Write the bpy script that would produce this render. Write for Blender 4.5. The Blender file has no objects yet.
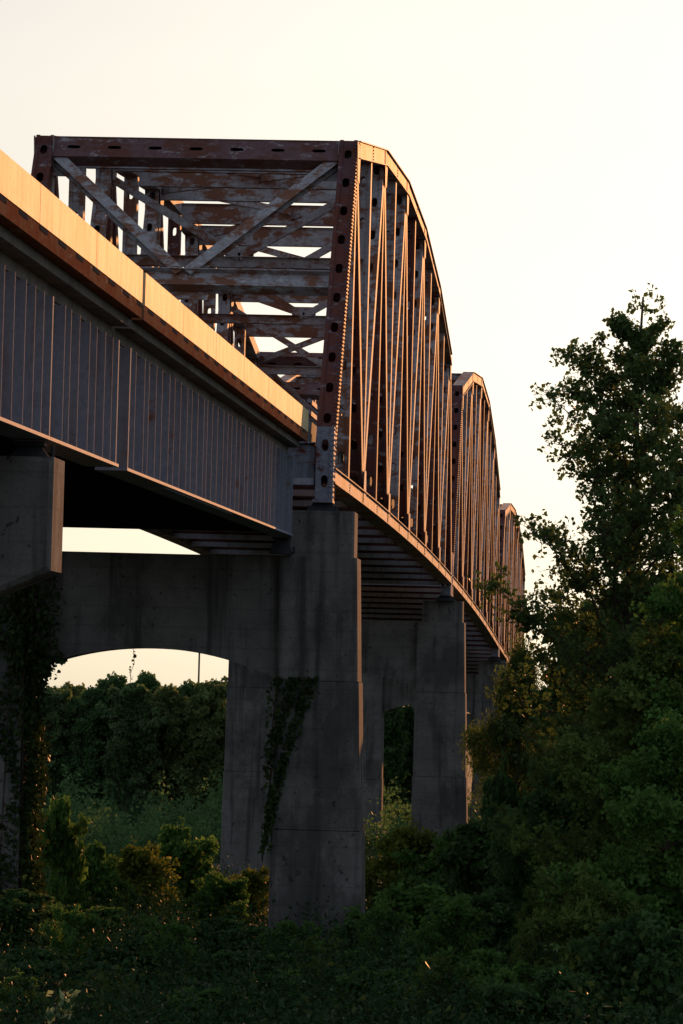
import bpy, math, random
import numpy as np
from mathutils import Vector, Matrix

C = bpy.context.scene.collection
RAD = math.radians

# ------------------------------------------------------------------ camera
F_PX, YAW, PITCH, ROLL = 4000.0, 0.0680, 0.0445, 0.0265
f_dir = np.array([-math.sin(YAW) * math.cos(PITCH), math.cos(YAW) * math.cos(PITCH), math.sin(PITCH)])
_r = np.array([math.cos(YAW), math.sin(YAW), 0.0])
_u = np.cross(_r, f_dir)
r_dir = math.cos(ROLL) * _r + math.sin(ROLL) * _u
u_dir = -math.sin(ROLL) * _r + math.cos(ROLL) * _u
cam = bpy.data.cameras.new('camera')
cam.lens = F_PX / 1024 * 36.0
cam.sensor_width = 36.0
cam.clip_start, cam.clip_end = 0.5, 8000
co = bpy.data.objects.new('camera', cam)
C.objects.link(co)
co.matrix_world = Matrix(((r_dir[0], u_dir[0], -f_dir[0], 0), (r_dir[1], u_dir[1], -f_dir[1], 0),
                          (r_dir[2], u_dir[2], -f_dir[2], 0), (0, 0, 0, 1)))
bpy.context.scene.camera = co


def at(x, y, Y=None, X=None):
    """the place seen at a photo pixel, at the given distance along (Y) or beside (X) the bridge"""
    d = f_dir * F_PX + r_dir * (x - 341.5) - u_dir * (y - 512)
    return d * ((Y / d[1]) if Y is not None else (X / d[0]))


# ------------------------------------------------------------------ light
SUN_AZ, SUN_EL = 9.5, 8.0          # degrees to the right of the bridge axis (+Y), above the horizon
scene = bpy.context.scene
w = bpy.data.worlds.new('World')
scene.world = w
w.use_nodes = True
nt = w.node_tree
bg = nt.nodes['Background']
sky = nt.nodes.new('ShaderNodeTexSky')
sky.sky_type = 'NISHITA'
sky.sun_disc = False
sky.sun_elevation = RAD(SUN_EL)
sky.sun_rotation = RAD(SUN_AZ)
sky.air_density, sky.dust_density, sky.ozone_density = 1.0, 2.0, 1.0
hs = nt.nodes.new('ShaderNodeHueSaturation')           # thin high haze: a paler sky than clear air gives
hs.inputs['Saturation'].default_value = 0.85
gm = nt.nodes.new('ShaderNodeGamma')                    # the haze evens out the bright and the dark side of the sky
gm.inputs[1].default_value = 0.36
nt.links.new(sky.outputs[0], gm.inputs[0])
nt.links.new(gm.outputs[0], hs.inputs['Color'])
hs.inputs['Value'].default_value = 2.62
tint = nt.nodes.new('ShaderNodeMix')
tint.data_type, tint.blend_type = 'RGBA', 'MULTIPLY'
tint.inputs[0].default_value = 1.0
tc = nt.nodes.new('ShaderNodeTexCoord')
sx = nt.nodes.new('ShaderNodeSeparateXYZ')
nt.links.new(tc.outputs['Generated'], sx.inputs[0])
mr = nt.nodes.new('ShaderNodeMapRange')
mr.inputs[1].default_value, mr.inputs[2].default_value = -0.5, 0.85
nt.links.new(sx.outputs['Y'], mr.inputs[0])
side = nt.nodes.new('ShaderNodeMix')                     # bluer away from the sun, creamier towards it
side.data_type = 'RGBA'
side.inputs[6].default_value = (0.90, 0.96, 1.09, 1)
side.inputs[7].default_value = (0.96, 0.985, 1.04, 1)
nt.links.new(mr.outputs[0], side.inputs[0])
nt.links.new(side.outputs[2], tint.inputs[7])
nt.links.new(hs.outputs[0], tint.inputs[6])
cl = nt.nodes.new('ShaderNodeTexNoise')                  # faint uneven veils of haze
cl.inputs['Scale'].default_value = 3.0
cl.inputs['Detail'].default_value = 4
cm = nt.nodes.new('ShaderNodeMapping')
cm.inputs['Scale'].default_value = (1, 1, 6)
nt.links.new(tc.outputs['Generated'], cm.inputs[0])
nt.links.new(cm.outputs[0], cl.inputs['Vector'])
cr = nt.nodes.new('ShaderNodeMapRange')
cr.inputs[1].default_value, cr.inputs[2].default_value = 0.3, 0.7
cr.inputs[3].default_value, cr.inputs[4].default_value = 0.955, 1.03
nt.links.new(cl.outputs['Fac'], cr.inputs[0])
veil = nt.nodes.new('ShaderNodeVectorMath')
veil.operation = 'SCALE'
nt.links.new(tint.outputs[2], veil.inputs[0])
nt.links.new(cr.outputs[0], veil.inputs['Scale'])
nt.links.new(veil.outputs[0], bg.inputs[0])
bg.inputs[1].default_value = 0.10
sl = bpy.data.lights.new('sun', 'SUN')
sl.energy, sl.angle, sl.color = 4.6, RAD(0.5), (1.0, 0.41, 0.14)
so = bpy.data.objects.new('sun', sl)
C.objects.link(so)
sd = Vector((math.sin(RAD(SUN_AZ)) * math.cos(RAD(SUN_EL)), math.cos(RAD(SUN_AZ)) * math.cos(RAD(SUN_EL)), math.sin(RAD(SUN_EL))))
so.rotation_euler = sd.to_track_quat('Z', 'Y').to_euler()
so.location = (20, 60, 40)
vs = scene.view_settings
vs.view_transform, vs.look, vs.gamma, vs.use_curve_mapping = 'Standard', 'None', 1.0, False
vs.exposure = 0.35
scene.cycles.max_bounces = 6
scene.cycles.transparent_max_bounces = 8


# ------------------------------------------------------------------ materials
def nodes_of(name):
    m = bpy.data.materials.new(name)
    m.use_nodes = True
    t = m.node_tree
    return m, t, t.nodes['Principled BSDF'], t.nodes.new, t.links.new


def noise(t, vec, scale, detail=5, rough=0.6, stretch=None):
    n = t.nodes.new('ShaderNodeTexNoise')
    n.inputs['Scale'].default_value = scale
    n.inputs['Detail'].default_value = detail
    n.inputs['Roughness'].default_value = rough
    if stretch:
        mp = t.nodes.new('ShaderNodeMapping')
        mp.inputs['Scale'].default_value = stretch
        t.links.new(vec, mp.inputs[0])
        vec = mp.outputs[0]
    t.links.new(vec, n.inputs['Vector'])
    return n.outputs['Fac']


def ramp(t, fac, stops):
    r = t.nodes.new('ShaderNodeValToRGB')
    e = r.color_ramp.elements
    while len(e) < len(stops):
        e.new(0.5)
    for k, (p, c) in enumerate(stops):
        e[k].position = p
        e[k].color = (c, c, c, 1) if not hasattr(c, '__len__') else (*c, 1)
    t.links.new(fac, r.inputs[0])
    return r.outputs[0]


def mix(t, fac, a, b):
    m = t.nodes.new('ShaderNodeMix')
    m.data_type = 'RGBA'
    for val, k in ((fac, 0), (a, 6), (b, 7)):
        if hasattr(val, 'links') or hasattr(val, 'is_linked'):
            t.links.new(val, m.inputs[k])
        elif k == 0:
            m.inputs[0].default_value = val
        else:
            m.inputs[k].default_value = (*val, 1)
    return m.outputs[2]


def bump(t, bs, h, strength, dist):
    b = t.nodes.new('ShaderNodeBump')
    b.inputs['Strength'].default_value = strength
    b.inputs['Distance'].default_value = dist
    t.links.new(h, b.inputs['Height'])
    t.links.new(b.outputs[0], bs.inputs['Normal'])


def steel(name, paint, rust_at, rust=(0.085, 0.030, 0.020), pale=(0.36, 0.36, 0.38), rough=0.74, spec=0.04, streak=0.35):
    m, t, bs, N, L = nodes_of(name)
    pos = N('ShaderNodeNewGeometry').outputs['Position']
    big = noise(t, pos, 0.8, 5, 0.65)
    mid = noise(t, pos, 3.2, 8, 0.75, (0.55, 0.55, 1.6))
    fine = noise(t, pos, 9.0, 5, 0.7)
    add = N('ShaderNodeMath'); add.operation = 'ADD'
    L(big, add.inputs[0]); L(mid, add.inputs[1])
    half = N('ShaderNodeMath'); half.operation = 'MULTIPLY'; half.inputs[1].default_value = 0.5
    L(add.outputs[0], half.inputs[0])
    mask = ramp(t, half.outputs[0], [(rust_at - 0.035, 0.0), (rust_at + 0.02, 1.0)])
    flake = ramp(t, mid, [(0.38, 1.0), (0.43, 0.0)])
    p = mix(t, flake, paint, pale)
    p = mix(t, ramp(t, fine, [(0.35, 0.35), (0.6, 0.0)]), p, (paint[0] * .45, paint[1] * .42, paint[2] * .42))
    r = mix(t, fine, rust, (rust[0] * 1.9, rust[1] * 1.7, rust[2] * 1.5))
    run = noise(t, pos, 5.0, 4, 0.6, (1, 1, .07))
    p = mix(t, ramp(t, run, [(0.52, 0.0), (0.66, streak)]), p, tuple(v * 1.25 for v in rust))
    L(mix(t, mask, p, r), bs.inputs['Base Color'])
    bs.inputs['Specular IOR Level'].default_value = spec
    bs.inputs['Roughness'].default_value = rough
    bump(t, bs, fine, 0.25, 0.02)
    return m


def concrete(name, base, dark, streak=0.5, rough=1.0, form=True, spec=0.012, fr=1.6):
    m, t, bs, N, L = nodes_of(name)
    pos = N('ShaderNodeNewGeometry').outputs['Position']
    mott = noise(t, pos, 0.9, 8, 0.65)
    run = noise(t, pos, fr, 5, 0.6, (1.6, 1.6, 0.10 if form else .22))
    grit = noise(t, pos, 22.0, 4, 0.7)
    col = mix(t, ramp(t, mott, [(0.35, 0.0), (0.68, 1.0)]), tuple(v * 1.12 for v in base), tuple(v * .66 for v in base))
    blot = noise(t, pos, 0.35, 6, 0.7, (1, 1, .6))
    col = mix(t, ramp(t, blot, [(0.50, 0.0), (0.60, 0.55)]), col, dark)
    pock = noise(t, pos, 5.5, 3, 0.5)
    col = mix(t, ramp(t, pock, [(0.66, 0.0), (0.70, 0.8)]), col, dark)
    col = mix(t, ramp(t, run, [(0.50, 0.0), (0.66, streak)]), col, dark)
    if form:                                           # faint board lines left by the formwork
        wv = N('ShaderNodeTexWave'); wv.wave_type = 'BANDS'; wv.bands_direction = 'Z'
        wv.inputs['Scale'].default_value = 0.62
        wv.inputs['Distortion'].default_value = 0.15
        L(pos, wv.inputs['Vector'])
        col = mix(t, ramp(t, wv.outputs['Fac'], [(0.0, 0.2), (0.04, 0.0)]), col, dark)
    col = mix(t, ramp(t, grit, [(0.40, 0.25), (0.6, 0.0)]), col, dark)
    L(col, bs.inputs['Base Color'])
    bs.inputs['Roughness'].default_value = rough
    bs.inputs['Specular IOR Level'].default_value = spec
    bump(t, bs, grit, 0.3, 0.01)
    return m


def leafmat(name, c1, c2, trans=0.3, back=None):
    m, t, bs, N, L = nodes_of(name)
    g = N('ShaderNodeNewGeometry')
    patch = noise(t, g.outputs['Position'], 0.8, 3, 0.6)
    col = mix(t, g.outputs['Random Per Island'], c1, c2)
    col = mix(t, ramp(t, patch, [(0.42, 0.0), (0.62, 0.55)]), col, back or tuple(v * .55 for v in c1))
    L(col, bs.inputs['Base Color'])
    bs.inputs['Roughness'].default_value = 0.6
    bs.inputs['Specular IOR Level'].default_value = 0.06
    tr = N('ShaderNodeBsdfTranslucent')
    L(col, tr.inputs[0])
    ms = N('ShaderNodeMixShader')
    ms.inputs[0].default_value = trans
    L(bs.outputs[0], ms.inputs[1]); L(tr.outputs[0], ms.inputs[2])
    L(ms.outputs[0], t.nodes['Material Output'].inputs[0])
    return m


def plain(name, col, rough=0.8):
    m, t, bs, N, L = nodes_of(name)
    pos = N('ShaderNodeNewGeometry').outputs['Position']
    L(mix(t, noise(t, pos, 3.0, 6, 0.7), tuple(v * .6 for v in col), tuple(v * 1.35 for v in col)), bs.inputs['Base Color'])
    bs.inputs['Roughness'].default_value = rough
    bs.inputs['Specular IOR Level'].default_value = 0.0
    return m


M_grey = steel('weathered_grey_steel', (0.26, 0.27, 0.33), 0.58)
M_truss = steel('rusty_truss_steel', (0.33, 0.315, 0.335), 0.518, rust=(0.135, 0.065, 0.045), pale=(0.46, 0.45, 0.46))
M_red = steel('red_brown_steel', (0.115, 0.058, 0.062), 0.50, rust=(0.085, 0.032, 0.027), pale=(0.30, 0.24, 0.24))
M_portal = steel('flaking_portal_steel', (0.15, 0.085, 0.088), 0.53, rust=(0.085, 0.038, 0.032), pale=(0.34, 0.30, 0.31))
M_girder = steel('girder_paint', (0.265, 0.285, 0.355), 0.69, rough=0.74, streak=0.22, pale=(.28,.29,.34))
M_lit_flange = steel('lit_flange_colour', (0.45, 0.45, 0.53), 0.64, pale=(.4, .4, .45))  # pale tone painted in for light catching the floor beam flanges
M_rib = steel('girder_rib_paint', (0.25, 0.265, 0.32), 0.62, rust=(0.13, 0.06, 0.04), pale=(.27, .27, .3), rough=0.85, spec=0.02, streak=0.35)
M_dark = plain('dark_steel', (0.05, 0.05, 0.055))
M_brown = steel('rust_stained_kerb', (0.20, 0.105, 0.065), 0.52, rust=(0.12, 0.05, 0.03), pale=(0.3, 0.2, 0.14), spec=0.0)
M_conc = concrete('pier_concrete', (0.195, 0.182, 0.174), (0.045, 0.041, 0.040), 0.75)
M_para = concrete('parapet_concrete', (0.66, 0.57, 0.34), (0.26, 0.15, 0.065), 0.85, 0.7, False, 0.05, 2.4)
M_slab = concrete('deck_concrete', (0.20, 0.19, 0.18), (0.08, 0.075, 0.07), 0.5, 0.85, False)
M_bark = plain('bark', (0.085, 0.065, 0.05), 0.9)
M_leaf_poplar = leafmat('poplar_leaves', (0.07, 0.115, 0.036), (0.115, 0.175, 0.05), 0.38)
M_leaf_green = leafmat('green_leaves', (0.075, 0.165, 0.036), (0.125, 0.24, 0.05), 0.4)
M_leaf_olive = leafmat('olive_leaves', (0.1, 0.15, 0.036), (0.155, 0.215, 0.05), 0.42)
M_leaf_dark = leafmat('dark_leaves', (0.055, 0.118, 0.038), (0.095, 0.175, 0.05), 0.38)
M_leaf_gold = leafmat('yellow_green_leaves', (0.105, 0.15, 0.024), (0.19, 0.21, 0.035), 0.4)
M_leaf_far = leafmat('far_leaves', (0.105, 0.175, 0.07), (0.16, 0.24, 0.09), 0.5)
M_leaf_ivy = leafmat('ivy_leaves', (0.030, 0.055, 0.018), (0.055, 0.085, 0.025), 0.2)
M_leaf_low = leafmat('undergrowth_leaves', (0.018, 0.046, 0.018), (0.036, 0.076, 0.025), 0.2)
M_leaf_far_green = leafmat('far_green_leaves', (0.075, 0.155, 0.055), (0.12, 0.21, 0.07), 0.45)
M_leaf_far_pale = leafmat('far_yellow_leaves', (0.145, 0.195, 0.065), (0.2, 0.255, 0.085), 0.5)
M_leaf_pale = leafmat('pale_leaves', (0.26, 0.36, 0.18), (0.34, 0.44, 0.22), 0.3)


# ------------------------------------------------------------------ mesh helpers
class MB:
    def __init__(s):
        s.v, s.f = [], []

    def quadbox(s, c8):
        n = len(s.v)
        s.v += [tuple(p) for p in c8]
        for q in ((0, 3, 2, 1), (4, 5, 6, 7), (0, 1, 5, 4), (1, 2, 6, 5), (2, 3, 7, 6), (3, 0, 4, 7)):
            s.f.append(tuple(n + i for i in q))

    def box(s, x0, x1, y0, y1, z0, z1):
        s.quadbox([(x0, y0, z0), (x1, y0, z0), (x1, y1, z0), (x0, y1, z0),
                   (x0, y0, z1), (x1, y0, z1), (x1, y1, z1), (x0, y1, z1)])

    def bar(s, p0, p1, a, ha, b, hb):
        """box from p0 to p1, half-size ha along a and hb along b"""
        p0, p1, a, b = (np.array(k, float) for k in (p0, p1, a, b))
        out = []
        for p in (p0, p1):
            for i, j in ((-1, -1), (1, -1), (1, 1), (-1, 1)):
                out.append(p + a * ha * i + b * hb * j)
        s.quadbox(out)

    def frustum(s, lo, hi):
        """lo / hi = (x0,x1,y0,y1,z)"""
        s.quadbox([(lo[0], lo[2], lo[4]), (lo[1], lo[2], lo[4]), (lo[1], lo[3], lo[4]), (lo[0], lo[3], lo[4]),
                   (hi[0], hi[2], hi[4]), (hi[1], hi[2], hi[4]), (hi[1], hi[3], hi[4]), (hi[0], hi[3], hi[4])])

    def tube(s, pts, rads, n=7):
        pts = [np.array(p, float) for p in pts]
        base = len(s.v)
        for k, p in enumerate(pts):
            d = pts[min(k + 1, len(pts) - 1)] - pts[max(k - 1, 0)]
            d /= np.linalg.norm(d) + 1e-9
            a = np.cross(d, (0, 0, 1) if abs(d[2]) < .9 else (1, 0, 0)); a /= np.linalg.norm(a)
            b = np.cross(d, a)
            for i in range(n):
                th = 2 * math.pi * i / n
                s.v.append(tuple(p + rads[k] * (a * math.cos(th) + b * math.sin(th))))
        for k in range(len(pts) - 1):
            for i in range(n):
                j = (i + 1) % n
                s.f.append((base + k * n + i, base + k * n + j, base + (k + 1) * n + j, base + (k + 1) * n + i))
        s.f.append(tuple(base + (len(pts) - 1) * n + i for i in range(n)))

    def perf(s, o, u, wv, length, width, pitch, hl, hw, m=12):
        """plate with a row of oval holes: starts at o (mid width), runs along u, width along wv"""
        o, u, wv = (np.array(k, float) for k in (o, u, wv))
        n = max(1, int(round(length / pitch)))
        p = length / n
        P = lambda a, b: tuple(o + u * a + wv * b)
        for k in range(n):
            c = (k + .5) * p
            i0 = len(s.v)
            for i in range(m):
                th = 2 * math.pi * (i + .5) / m
                ct, st = math.cos(th), math.sin(th)
                s.v.append(P(c + hl * math.copysign(abs(ct) ** .7, ct), hw * math.copysign(abs(st) ** .7, st)))
            for i in range(m):
                th = 2 * math.pi * (i + .5) / m
                ct, st = math.cos(th), math.sin(th)
                q = 1 / max(abs(ct), abs(st))
                s.v.append(P(c + p / 2 * ct * q, width / 2 * st * q))
            for i in range(m):
                j = (i + 1) % m
                s.f.append((i0 + i, i0 + m + i, i0 + m + j, i0 + j))
            for sa in (-1, 1):                       # corners of the cell
                for sb in (-1, 1):
                    want = [i for i in range(m) if (math.cos(2 * math.pi * (i + .5) / m) * sa > 0 and math.sin(2 * math.pi * (i + .5) / m) * sb > 0)]
                    best = sorted(want, key=lambda i: abs(abs(math.cos(2 * math.pi * (i + .5) / m)) - abs(math.sin(2 * math.pi * (i + .5) / m))))[:1]
                    i = best[0]
                    # ring vertex nearest the corner is moved onto it (m=12 puts one at 45 degrees)
                    s.v[i0 + m + i] = P(c + sa * p / 2, sb * width / 2)

    def rivet(s, p, n, r=0.03, h=0.024):
        p, n = np.array(p, float), np.array(n, float)
        a = np.cross(n, (0, 0, 1) if abs(n[2]) < .9 else (1, 0, 0)); a /= np.linalg.norm(a)
        b = np.cross(n, a)
        i0 = len(s.v)
        for rr, hh in ((r, 0.0), (r * .75, h * .75)):
            for i in range(6):
                th = math.pi / 3 * i
                s.v.append(tuple(p + a * rr * math.cos(th) + b * rr * math.sin(th) + n * hh))
        s.v.append(tuple(p + n * h))
        for i in range(6):
            j = (i + 1) % 6
            s.f.append((i0 + i, i0 + j, i0 + 6 + j, i0 + 6 + i))
            s.f.append((i0 + 6 + i, i0 + 6 + j, i0 + 12))

    def build(s, name, mat, parent=None):
        v = np.array(s.v, float)
        if parent is not None:
            off = np.zeros(3)
            q = parent
            while q is not None:
                off += np.array(q.location); q = q.parent
            v = v - off
        me = bpy.data.meshes.new(name)
        me.from_pydata([tuple(p) for p in v], [], s.f)
        me.materials.append(mat)
        me.update()
        o = bpy.data.objects.new(name, me)
        C.objects.link(o)
        o.parent = parent
        return o


def tri_mesh(name, v, f, mat, parent=None):
    me = bpy.data.meshes.new(name)
    me.vertices.add(len(v)); me.vertices.foreach_set('co', np.asarray(v, np.float32).ravel())
    f = np.asarray(f, np.int32)
    me.loops.add(f.size); me.loops.foreach_set('vertex_index', f.ravel())
    me.polygons.add(len(f)); me.polygons.foreach_set('loop_start', np.arange(len(f), dtype=np.int32) * 3)
    me.materials.append(mat)
    me.update(calc_edges=True)
    o = bpy.data.objects.new(name, me)
    C.objects.link(o)
    o.parent = parent
    return o


def thing(name, label, cat, loc=(0, 0, 0), group=None):
    o = bpy.data.objects.new(name, None)
    C.objects.link(o)
    o.location = loc
    o['label'] = label; o['category'] = cat
    if group: o['group'] = group
    return o


def tag(o, label, cat, group=None, kind=None):
    o['label'] = label; o['category'] = cat
    if group: o['group'] = group
    if kind: o['kind'] = kind
    return o


# ------------------------------------------------------------------ bridge geometry
A = 7.326                      # outer plane of the right truss is X=-A
W = 9.0                        # outer to outer
Y0, PAN, GAP = 104.095, 6.535, 0.264
E_PIER = [5.80, 5.37, 3.40, 0.455]
CAM_UP = 0.197
HT = [(9.473, 11.0, 11.748), (9.454, 11.399, 12.438), (9.292, 10.782, 11.392)]
XR_O, XR_I = -A, -A - 0.50
XL_O, XL_I = -A - W, -A - W + 0.50
XC = -A - W / 2


def node_y(s, i):
    return Y0 + (s * 12 + i + s * GAP) * PAN


def node_e(s, i):
    t = i / 12
    return E_PIER[s] * (1 - t) + E_PIER[s + 1] * t + CAM_UP * 4 * t * (1 - t)


def node_t(s, i):
    h = {1: 0, 11: 0, 3: 1, 9: 1, 5: 2, 7: 2}
    if i in h:
        return node_e(s, i) + HT[s][h[i]]
    return 0.5 * (node_t(s, i - 1) + node_t(s, i + 1))


def terrain(X, Y):
    ys = [-400, 4, 40, 80, 104, 150, 183, 262, 330, 6000]
    zs = [-1.75, -1.75, -5.2, -6.7, -7.0, -8.2, -9.3, -10.3, -10.6, -10.6]
    X, Y = np.asarray(X, float), np.asarray(Y, float)
    z = np.interp(Y, ys, zs)
    return z + 0.16 * np.sin(X * .41 + Y * .13) + 0.13 * np.sin(Y * .37 - X * .22) + .08 * np.sin(X * 1.3 + 2 + .9 * Y)


# ground: one sheet, fine near the bridge, out to the horizon
gx = np.concatenate([[-5000, -1500, -500, -220, -120], np.arange(-80, 61, 2.0), [100, 220, 500, 1500, 5000]])
gy = np.concatenate([[-600, -120, -30], np.arange(-6, 341, 2.0), [380, 450, 600, 1000, 2200, 6000]])
GX, GY = np.meshgrid(gx, gy)
GZ = terrain(GX, GY)
mb = MB()
mb.v = [tuple(p) for p in np.stack([GX, GY, GZ], -1).reshape(-1, 3)]
nx = len(gx)
mb.f = [(j * nx + i, j * nx + i + 1, (j + 1) * nx + i + 1, (j + 1) * nx + i) for j in range(len(gy) - 1) for i in range(nx - 1)]
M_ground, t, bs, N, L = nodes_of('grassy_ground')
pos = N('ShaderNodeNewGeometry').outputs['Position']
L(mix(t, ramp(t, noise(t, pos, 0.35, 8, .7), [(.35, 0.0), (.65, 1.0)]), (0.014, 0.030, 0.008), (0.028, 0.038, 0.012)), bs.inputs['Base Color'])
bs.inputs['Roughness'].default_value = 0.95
bump(t, bs, noise(t, pos, 6.0, 6, .7), 0.6, 0.1)
g = mb.build('ground', M_ground); g['kind'] = 'structure'


# ------------------------------------------------------------------ truss spans
def member(mb, p0, p1, xo, xi, d, pitch=1.15, hl=.16, hw=.10, rivets=False, side=1):
    """riveted box member in a truss plane: two webs joined by perforated cover plates"""
    p0, p1 = np.array(p0, float), np.array(p1, float)      # (y,z)
    uu = p1 - p0; ln = np.linalg.norm(uu); uu /= ln
    u = np.array([0, uu[0], uu[1]]); v = np.array([0, -uu[1], uu[0]]); ex = np.array([1., 0, 0])
    sg = 1 if xo > xi else -1
    q0, q1 = np.array([0, *p0]), np.array([0, *p1])
    wd = abs(xo - xi)
    for xx in (xo - sg * .012, xi + sg * .012):
        mb.bar(q0 + ex * xx, q1 + ex * xx, ex, .012, v, d / 2)
    for xx in (xo - sg * .06, xi + sg * .06):               # flange angles
        for k in (-1, 1):
            mb.bar(q0 + ex * xx + v * k * (d / 2 - .012), q1 + ex * xx + v * k * (d / 2 - .012), ex, .046, v, .014)
    xm = (xo + xi) / 2
    for k in (-1, 1):
        mb.perf(q0 + ex * xm + v * k * (d / 2 - .035), u, ex, ln, wd - .03, pitch, hl, hw)
    if rivets:
        n = int(ln / .13)
        for i in range(n):
            c = q0 + u * (i + .5) * ln / n
            for k in (-1, 1):
                mb.rivet(c + ex * xo + v * k * (d / 2 - .06), ex * sg, .034, .03)
            mb.rivet(c + ex * (xo - sg * .05) - v * (-1) * (d / 2 + .002), v, .034, .03)


def xbar(mb, x0, x1, y, z, hy, hz, web=.015):
    """I-shaped cross member from x0 to x1"""
    mb.box(x0, x1, y - web, y + web, z - hz + .02, z + hz - .02)
    mb.box(x0, x1, y - hy, y + hy, z + hz - .02, z + hz)
    mb.box(x0, x1, y - hy, y + hy, z - hz, z - hz + .02)


def slant(mb, p, q, h, t=.12):
    """flat bar between two points"""
    p, q = np.array(p, float), np.array(q, float)
    d = (q - p) / np.linalg.norm(q - p)
    a = np.cross(d, (0, 1, 0)); n = np.linalg.norm(a)
    if n < .2:
        a = np.cross(d, (1, 0, 0)); n = np.linalg.norm(a)
    a /= n
    b = np.cross(d, a)
    mb.bar(p, q, a, h, b, t / 2)


def truss_span(s, label):
    y_a, y_b = node_y(s, 0), node_y(s, 12)
    root = thing('truss_span', label, 'bridge span', (XC, y_a, node_e(s, 0) - 1.0), 'steel truss spans of the bridge')
    det = s == 0
    for side in (0, 1):
        xo, xi = (XR_O, XR_I) if side == 0 else (XL_O, XL_I)
        sg = 1 if side == 0 else -1
        # bottom chord, in twelve straight lengths
        mb = MB()
        xa, xb = sorted((xo, xi))
        for i in range(12):
            ya, yb = node_y(s, i), node_y(s, i + 1)
            za, zb = node_e(s, i), node_e(s, i + 1)
            for xx in (xo - sg * .015, xi + sg * .015):
                mb.bar((xx, ya, za - .21), (xx, yb, zb - .21), (1, 0, 0), .015, (0, 0, 1), .21)
            for dz in (-.016, -.404):
                mb.bar(((xo + xi) / 2, ya, za + dz), ((xo + xi) / 2, yb, zb + dz), (1, 0, 0), .23, (0, 0, 1), .012)
                mb.bar((xo + sg * .03, ya, za + dz), (xo + sg * .03, yb, zb + dz), (1, 0, 0), .03, (0, 0, 1), .014)
            if side == 0 and s < 2:
                for cx in ((-.16, 0, .16) if i % 2 == 0 else (0,)):
                    if i == 0: continue
                    for k in range(5):
                        mb.rivet((xo, ya + cx * 1.2, za - .06 - k * .075), (1, 0, 0), .03, .026)
        mb.build('bottom_chord', M_truss, root)
        mb = MB()
        for i in (1, 3, 5, 7, 9):
            ya, yb = node_y(s, i), node_y(s, i + 2)
            za, zb = node_t(s, i), node_t(s, i + 2)
            for xx in (xo - sg * .015, xi + sg * .015):
                mb.bar((xx, ya, za - .25), (xx, yb, zb - .25), (1, 0, 0), .015, (0, 0, 1), .25)
            for dz in (-.014, -.486):
                mb.bar(((xo + xi) / 2, ya, za + dz), ((xo + xi) / 2, yb, zb + dz), (1, 0, 0), .23, (0, 0, 1), .012)
                mb.bar((xo + sg * .035, ya, za + dz), (xo + sg * .035, yb, zb + dz), (1, 0, 0), .035, (0, 0, 1), .014)
            if side == 0 and s < 2:
                for k in range(5):
                    for c in (.2, .32, .44):
                        mb.rivet((xo, ya + c, za - .06 - k * .09), (1, 0, 0), .032, .028)
                    mb.rivet((xo, (ya + yb) / 2, (za + zb) / 2 - .06 - k * .09), (1, 0, 0), .032, .028)
        mb.build('top_chord', M_truss, root)
        # end posts
        for i0, i1 in ((0, 1), (12, 11)):
            mb = MB()
            member(mb, (node_y(s, i0), node_e(s, i0) - .1), (node_y(s, i1) - (.06 if i0 == 0 else -.06), node_t(s, i1) - .20), xo, xi, .62, 1.05, .17, .10,
                   rivets=(side == 0 and s < 2 and i0 == 0))
            mb.build('end_post', M_red, root)
            mb = MB()
            ye, ze = node_y(s, i0), node_e(s, i0)
            k = 1 if i0 == 0 else -1
            member(mb, (ye, ze - .85), (ye, ze + 1.05), xo + sg * .012, xi - sg * .0 + sg * .05, .56, .95, .16, .09, rivets=(side == 0 and det and i0 == 0))
            mb.box(xa - .02, xb + .02, ye - .36, ye + .36, ze - .93, ze - .86)
            gs = mb.build('end_gusset', M_grey, root)
            mb = MB()
            xm = (xo + xi) / 2
            mb.frustum((xm - .42, xm + .42, ye - .30, ye + .30, ze - 1.17), (xm - .25, xm + .25, ye - .12, ye + .12, ze - .935))
            for dx in (-.36, .36):
                mb.tube([(xm + dx, ye - .22, ze - 1.17), (xm + dx, ye - .22, ze - 1.02)], [.04, .04], 6)
            mb.build('bearing', M_dark, root)
        # posts and diagonals
        for i in range(1, 12):
            mb = MB()
            member(mb, (node_y(s, i), node_e(s, i) - .02), (node_y(s, i), node_t(s, i) - .5), xo - sg * .03, xi + sg * .03,
                   .46 if i % 2 else .50, 1.25, .17, .085)
            mb.build('vertical_post', M_truss if (i % 3) else M_red, root)
        for i in range(1, 11):
            mb = MB()
            if i % 2:
                a, b = (node_y(s, i), node_t(s, i) - .3), (node_y(s, i + 1), node_e(s, i + 1) - .1)
            else:
                a, b = (node_y(s, i), node_e(s, i) - .1), (node_y(s, i + 1), node_t(s, i + 1) - .3)
            member(mb, a, b, xo - sg * .032, xi + sg * .032, .54, 1.3, .18, .085)
            mb.build('diagonal_brace', M_red if i % 2 else M_truss, root)
        # gussets (outer and inner plates)
        for i in range(1, 12):
            y, e, tp = node_y(s, i), node_e(s, i), node_t(s, i)
            for xx in (xo + sg * .014, xi - sg * .014):
                mb = MB()
                if i % 2 == 0:
                    mb.frustum((xx - .008, xx + .008, y - .62, y + .62, e - .40), (xx - .008, xx + .008, y - .40, y + .40, e + .62))
                else:
                    mb.frustum((xx - .008, xx + .008, y - .42, y + .42, tp - 1.15), (xx - .008, xx + .008, y - .70, y + .70, tp - .10))
                mb.build('gusset_plate', M_truss, root)
    # cross frames between the two trusses
    xin0, xin1 = XL_I, XR_I
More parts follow.
